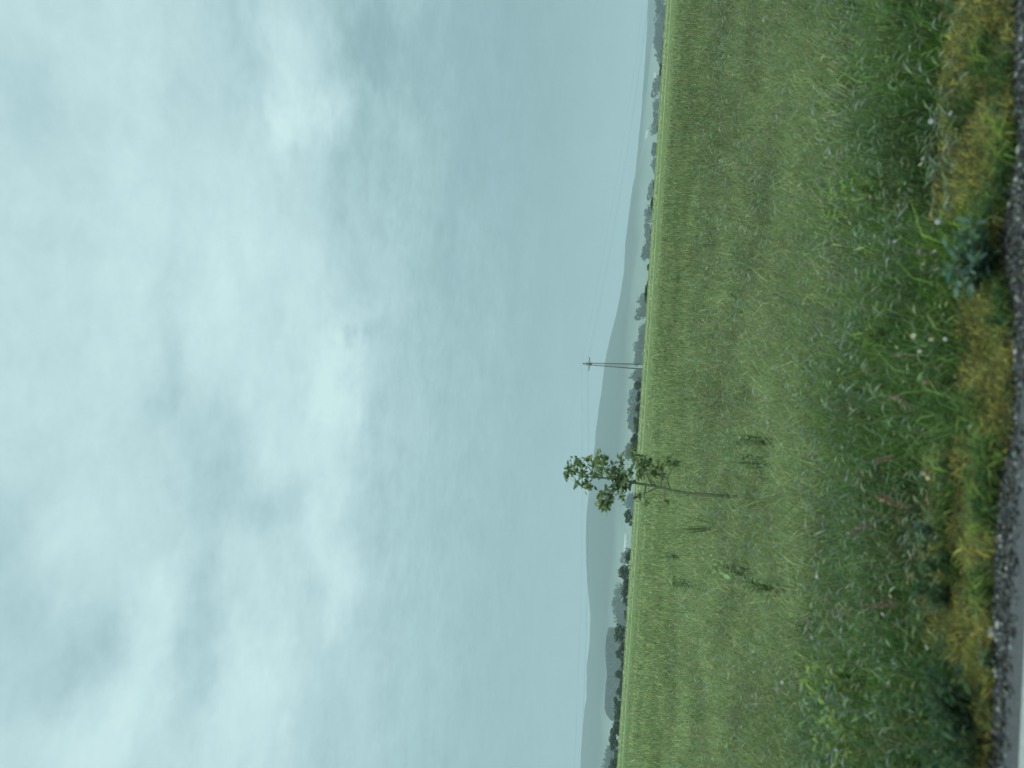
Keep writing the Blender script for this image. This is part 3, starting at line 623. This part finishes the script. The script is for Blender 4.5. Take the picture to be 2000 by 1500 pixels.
def dock(label, px, py, Y, col, size=1.0, tilt=0):
    p = at(px, py, Y); z0 = float(gz(p.x, Y)); H = p.z-z0; t_ = thing('dock_plant', label, 'weed', (p.x, Y, z0), 'dry dock seed heads in the verge')
    st_ = MB(); lean = .1*H+tilt; st_.tube([(-lean, 0, 0), (-lean*.6, .01, H*.5), (0, 0, H)], [.004, .003, .002], 5); st_.build('stem', STEMG, t_)
    hd = MB()
    for k in range(90):
        f = random.random(); b_ = Vector((-lean*.25*(1-f)*1.2, 0, H*(.78+.24*f))) if False else Vector((-tilt*.8*(1-f), 0, H-.14*size*(1-f)))
        d = rv(); d.z = abs(d.z)*.6; hd.leaf(b_+rv(.007*size), d, rv(), .016*size, .010*size, vary(col, .25))
    hd.build('seed_head', LEAFM, t_)
BRN = (.26, .17, .12); PNK = (.30, .22, .19)
for i, (px, py, Y, c, sz, tl, lab) in enumerate([(1738, 770, 4.5, PNK, 1.0, .10, 'pinkish-brown leaning seed head in the middle of the verge'), (1716, 968, 4.6, BRN, 1.1, .07, 'tall brown seed head with a curved pale tip in the verge'),
    (1708, 902, 4.7, BRN, .8, -.05, 'short brown seed head beside a taller curved one'), (1655, 1042, 5.0, PNK, 1.1, -.10, 'mauve-brown slanting seed head above the dark clumps'),
    (1752, 692, 4.5, PNK, .9, .02, 'dusty pink seed head nearest the fresh yellow-green weed'), (1808, 748, 4.2, BRN, .8, 0, 'stubby brown seed head low in the verge'), (1698, 1184, 4.6, BRN, 1.0, -.04, 'reddish seed head closest to the lilac flower of the lower verge'),
    (1790, 485, 4.3, PNK, .9, .05, 'grey-pink seed head next to the big blue-green weed')]):
    dock(lab, px, py, Y, c, sz, tl)

def flower_proto(name, petal, n=9):
    t_ = thing(name, 'x', 'flower', (0, 0, 0)); s_ = MB(); s_.tube([(0, 0, -.30), (.004, 0, -.15), (0, 0, 0)], .0018, 5); s_.build('stem', STEMG, t_)
    h = MB()
    for k in range(n):
        a = 6.283*k/n; h.leaf((math.cos(a)*.003, math.sin(a)*.003, .001), (math.cos(a), math.sin(a), .35), (0, 0, 1), .013, .009, (.7, .7, .7))
    h.build('petals', petal, t_); d = MB(); d.tube([(0, 0, -.003), (0, 0, .002), (0, 0, .005)], [.005, .006, .003], 8); d.build('disc', DISC, t_); return t_
FP = {'w': flower_proto('white_flower', PETALW), 'l': flower_proto('lilac_flower', PETALL), 'c': flower_proto('cream_flower', PETALC)}
FLW = [('l', 1831, 433, 3.95, 1.4, 'largest pale lilac flower beside the big blue-green weed'), ('l', 1747, 472, 4.5, 1.1, 'lilac flower high in the verge grass near a grey-pink seed head'), ('w', 1825, 492, 4.0, 1.1, 'white flower right above the big blue-green weed'),
 ('w', 1802, 517, 4.1, 1.0, 'small white flower next to the grey-pink seed head'), ('l', 1755, 402, 4.4, 1.0, 'lilac flower behind the bright lime weed'), ('w', 1818, 237, 3.95, 1.3, 'white flower at the edge of the yellow cover near the photo top'), ('w', 1857, 222, 3.8, 1.1, 'white flower standing in the yellow cover near the photo top'),
 ('w', 1803, 310, 4.0, 1.1, 'white flower with a cream neighbour at the start of the yellow cover'), ('c', 1798, 322, 4.05, 1.1, 'cream flower with a white neighbour at the start of the yellow cover'), ('l', 1724, 1199, 4.5, 1.2, 'lilac flower beside the reddish seed head'),
 ('l', 1632, 1464, 4.9, 1.3, 'lilac flower lowest in the photo, in a dark gap of the grass'), ('w', 1811, 1265, 4.1, 1.2, 'white flower between the grass and the lower yellow cover'), ('c', 1812, 933, 4.1, 1.2, 'cream flower of a close pair in the middle verge, nearer the gravel'), ('c', 1803, 926, 4.1, 1.0, 'cream flower of a close pair in the middle verge, farther from the gravel'),
 ('c', 1784, 656, 4.2, 1.4, 'large cream flower near the fresh yellow-green weed'), ('c', 1818, 664, 4.0, 1.2, 'cream flower between two others at the start of the thin yellow cover'), ('w', 1796, 686, 4.15, 1.0, 'white flower beside the large cream flower'), ('w', 1846, 662, 3.85, 1.0, 'white flower among yellow blades by the gravel'),
 ('w', 1600, 1360, 5.4, 1.0, 'white flower high in the grass near the pale tall stalk'), ('w', 1528, 1333, 6.4, 1.5, 'white flower farthest back in the grass, near the photo bottom'), ('w', 1596, 1126, 5.6, 1.5, 'cream-white flower alone in the upper grass behind the dark clumps'), ('w', 1499, 825, 7.0, 1.4, 'white flower far back in the grass beyond the sapling'),
 ('w', 1492, 40, 6.8, 1.2, 'white flower far back in the grass at the photo top')]
used = set()
for (k, px, py, Y, sz, lab) in FLW:
    o = FP[k] if k not in used else copy_tree(FP[k]); used.add(k)
    p = at(px, py, Y); o.location = p; o.rotation_euler = (random.uniform(.2, 1.3), random.uniform(-.8, .8), random.uniform(-.5, .5)); o.scale = (sz*.68,)*3
    H = p.z-float(gz(p.x, Y)); tag(o, lab, 'flower', 'small flowers in the verge')

def stone(label, px, py, r):
    p = ground_hit(px, py, .0); me = bpy.data.meshes.new('stone'); import bmesh
    bm = bmesh.new(); bmesh.ops.create_icosphere(bm, subdivisions=2, radius=1)
    for v in bm.verts: v.co = Vector((v.co.x*1.5, v.co.y, v.co.z*.7))*r*(1+random.uniform(-.09, .09))
    bm.to_mesh(me); bm.free(); me.materials.append(STONEW)
    for f in me.polygons: f.use_smooth = True
    tag(link('stone', me, None, (p.x, p.y, float(gz(p.x, p.y))+r*.45)), label, 'stone', 'pale stones on the gravel')
stone('largest pale oval stone on the gravel beside a small weed', 1931, 1236, .022)
stone('narrow cream stone next to the largest pale stone', 1945, 1220, .014)
stone('pale stone alone on the gravel near the photo top', 1985, 292, .016)
stone('small pale stone on the gravel at mid height of the photo', 1972, 800, .013)

# ------------------------------------------------------------------ sky, sun, haze
W = bpy.data.worlds.new('World'); S.world = W; W.use_nodes = True; nt = W.node_tree; N = nt.nodes; L = nt.links; N.clear()
def mth(op, a, b=None, c=None, clamp=False):
    n = N.new('ShaderNodeMath'); n.operation = op; n.use_clamp = clamp
    for i, v in enumerate((a, b, c)):
        if v is None: continue
        if isinstance(v, (int, float)): n.inputs[i].default_value = v
        else: L.new(v, n.inputs[i])
    return n.outputs[0]
tc = N.new('ShaderNodeTexCoord'); sx = N.new('ShaderNodeSeparateXYZ'); L.new(tc.outputs['Generated'], sx.inputs[0])
az = mth('ARCTAN2', sx.outputs[0], sx.outputs[1]); el = mth('ARCSINE', sx.outputs[2])
cz = mth('ADD', mth('MAXIMUM', sx.outputs[2], 0), .22)
cp = N.new('ShaderNodeCombineXYZ'); L.new(mth('DIVIDE', sx.outputs[0], cz), cp.inputs[0]); L.new(mth('DIVIDE', sx.outputs[1], cz), cp.inputs[1])
def noise(scale, detail, rough, off, dist=0, stretch=(1, 1, 1)):
    mp = N.new('ShaderNodeMapping'); mp.inputs['Location'].default_value = off; mp.inputs['Scale'].default_value = stretch; L.new(cp.outputs[0], mp.inputs['Vector'])
    n = N.new('ShaderNodeTexNoise'); n.inputs['Scale'].default_value = scale; n.inputs['Detail'].default_value = detail; n.inputs['Roughness'].default_value = rough
    n.inputs['Distortion'].default_value = dist; L.new(mp.outputs[0], n.inputs['Vector']); return n.outputs['Fac']
n1 = noise(2.2, 7, .5, (3.1, 1.7, 0), .3, (1, 1.1, 1)); n2 = noise(6, 6, .55, (7.3, 2.2, 4), .2, (1, 1.15, 1)); wa = noise(3.5, 5, .6, (1, 9, 2)); wb = noise(3.5, 5, .6, (5, 4, 8))
azw = mth('ADD', az, mth('MULTIPLY_ADD', wa, .30, -.15)); elw = mth('ADD', el, mth('MULTIPLY_ADD', wb, .17, -.085))
FEAT = [(575, 235, 45, 60, .5), (560, 120, 60, 150, .2), (600, 600, 45, 90, .20), (680, 710, 38, 70, .42), (545, 880, 55, 120, .45), (645, 900, 42, 230, .4), (660, 1130, 36, 80, .4), (310, 1160, 50, 60, .34),
 (290, 1270, 50, 60, .32), (150, 1230, 60, 90, -.14), (370, 1390, 45, 70, -.16), (150, 1000, 80, 100, .28), (470, 1430, 55, 120, .34), (220, 1420, 65, 70, .34), (430, 560, 110, 130, .20), (480, 1250, 45, 100, .2), (250, 560, 120, 200, .15),
 (440, 960, 65, 120, -.30), (345, 640, 26, 120, -.26), (330, 800, 45, 60, -.2), (680, 330, 55, 130, -.16), (720, 690, 22, 30, -.35), (485, 60, 24, 100, -.3), (710, 60, 60, 90, -.3), (380, 1250, 55, 70, -.3),
 (545, 1000, 32, 60, -.25), (50, 1060, 70, 110, -.3), (700, 930, 35, 90, -.2), (600, 1200, 40, 80, -.2), (100, 1340, 55, 80, -.22), (40, 240, 80, 130, -.15), (1000, 60, 260, 280, -.16), (1150, 1150, 130, 420, .10),
 (1200, 310, 45, 70, .14), (800, 1350, 120, 200, .08), (850, 250, 120, 300, -.08)]
n3 = noise(15, 6, .6, (2.3, 6.2, 1), .3, (1, 1.2, 1)); acc = mth('MULTIPLY_ADD', n1, .34, -.17); acc = mth('ADD', acc, mth('MULTIPLY_ADD', n2, .34, -.17)); acc = mth('ADD', acc, mth('MULTIPLY_ADD', n3, .30, -.15)); n4 = noise(34, 5, .6, (8.3, 1.2, 6), .4, (1, 1.2, 1)); acc = mth('ADD', acc, mth('MULTIPLY_ADD', n4, .16, -.08))
damp = N.new('ShaderNodeMapRange'); damp.inputs['From Min'].default_value = R(2); damp.inputs['From Max'].default_value = R(20); damp.inputs['To Min'].default_value = .12; L.new(el, damp.inputs['Value'])
acc = mth('MULTIPLY', acc, damp.outputs[0])
for (px, py, sel, saz, amp) in FEAT:           # cloud masses hung at their bearings in the sky
    d = ray(px, py).normalized(); a0 = math.atan2(d.x, d.y); e0 = math.asin(d.z); c_ = math.cos(e0)
    u = mth('MULTIPLY', mth('SUBTRACT', azw, a0), FPX*c_/saz/1.25); v = mth('MULTIPLY', mth('SUBTRACT', elw, e0), FPX/sel/1.2)
    g = mth('EXPONENT', mth('MULTIPLY', mth('ADD', mth('MULTIPLY', u, u), mth('MULTIPLY', v, v)), -1.0)); acc = mth('MULTIPLY_ADD', g, amp*.70, acc)
base = N.new('ShaderNodeValToRGB'); br_ = base.color_ramp; mr = N.new('ShaderNodeMapRange'); mr.inputs['From Max'].default_value = R(50); L.new(el, mr.inputs['Value']); L.new(mr.outputs[0], base.inputs['Fac'])
prof = [(0, .29), (2, .27), (5.4, .24), (9.4, .28), (13.4, .37), (17, .46), (20, .54), (24, .60), (29, .64), (35, .67), (44, .72), (50, .74)]
br_.elements[0].position = 0; br_.elements[0].color = (prof[0][1],)*3+(1,); br_.elements[1].position = 1; br_.elements[1].color = (prof[-1][1],)*3+(1,)
for e, t in prof[1:-1]:
    k = br_.elements.new(e/50); k.color = (t, t, t, 1)
tt = mth('ADD', base.outputs['Color'], acc, clamp=True)
ramp = N.new('ShaderNodeValToRGB'); L.new(tt, ramp.inputs['Fac']); rr_ = ramp.color_ramp
def lin(c): return tuple((x/255/12.92 if x <= 10 else ((x/255+.055)/1.055)**2.4) for x in c)+(1,)
for i, (p, c) in enumerate([(0, (128, 163, 170)), (.25, (149, 185, 190)), (.5, (177, 211, 216)), (.75, (198, 229, 232)), (1, (214, 244, 243))]):
    e = rr_.elements[0] if i == 0 else rr_.elements[len(rr_.elements)-1] if i == 4 else rr_.elements.new(p)
    e.position = p; e.color = lin(c)
# an overcast sky is brighter towards the zenith than low down; raised further out of view to light the ground
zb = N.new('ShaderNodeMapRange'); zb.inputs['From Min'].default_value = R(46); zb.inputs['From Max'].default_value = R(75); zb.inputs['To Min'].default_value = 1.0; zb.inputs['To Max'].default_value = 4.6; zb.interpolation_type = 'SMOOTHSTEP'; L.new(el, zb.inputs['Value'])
SUN_EL, SUN_ROT = R(58), R(200)
sky = N.new('ShaderNodeTexSky'); sky.sky_type = 'NISHITA'; sky.sun_disc = False; sky.sun_elevation = SUN_EL; sky.sun_rotation = SUN_ROT
b1 = N.new('ShaderNodeBackground'); L.new(sky.outputs[0], b1.inputs['Color']); b1.inputs['Strength'].default_value = .08
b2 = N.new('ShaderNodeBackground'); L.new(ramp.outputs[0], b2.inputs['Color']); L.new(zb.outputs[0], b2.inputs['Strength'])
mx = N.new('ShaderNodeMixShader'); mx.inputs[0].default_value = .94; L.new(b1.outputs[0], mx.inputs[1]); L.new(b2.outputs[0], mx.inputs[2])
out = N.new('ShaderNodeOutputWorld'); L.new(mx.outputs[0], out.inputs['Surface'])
sl = bpy.data.lights.new('sun', 'SUN'); sl.energy = 1.5; sl.angle = R(35); sl.color = (1, .96, .88); so = bpy.data.objects.new('sun', sl); COL.objects.link(so)
sd = Vector((math.sin(SUN_ROT)*math.cos(SUN_EL), math.cos(SUN_ROT)*math.cos(SUN_EL), math.sin(SUN_EL))); so.rotation_euler = sd.to_track_quat('Z', 'Y').to_euler()

hz = MB(); hz.box((0, 2000, 110), (7500, 5500, 133)); hm = bpy.data.materials.new('haze_air'); hm.use_nodes = True; hn = hm.node_tree; hn.nodes.clear()
pv = hn.nodes.new('ShaderNodeVolumePrincipled'); pv.inputs['Color'].default_value = (.63, .74, .81, 1); pv.inputs['Density'].default_value = 2.85e-4; pv.inputs['Anisotropy'].default_value = 0.0
ho = hn.nodes.new('ShaderNodeOutputMaterial'); hn.links.new(pv.outputs[0], ho.inputs['Volume'])
h_ = hz.build('haze', hm); tag(h_, 'thin pale haze over the valley and hills', 'haze', None, 'stuff')

S.view_settings.view_transform = 'Standard'; S.view_settings.look = 'None'; S.view_settings.exposure = 0; S.view_settings.gamma = 1
cy = S.cycles; cy.volume_bounces = 1; cy.max_bounces = 6; cy.diffuse_bounces = 3; cy.transmission_bounces = 3; cy.use_denoising = True
cy.caustics_reflective = False; cy.caustics_refractive = False; cy.use_adaptive_sampling = False
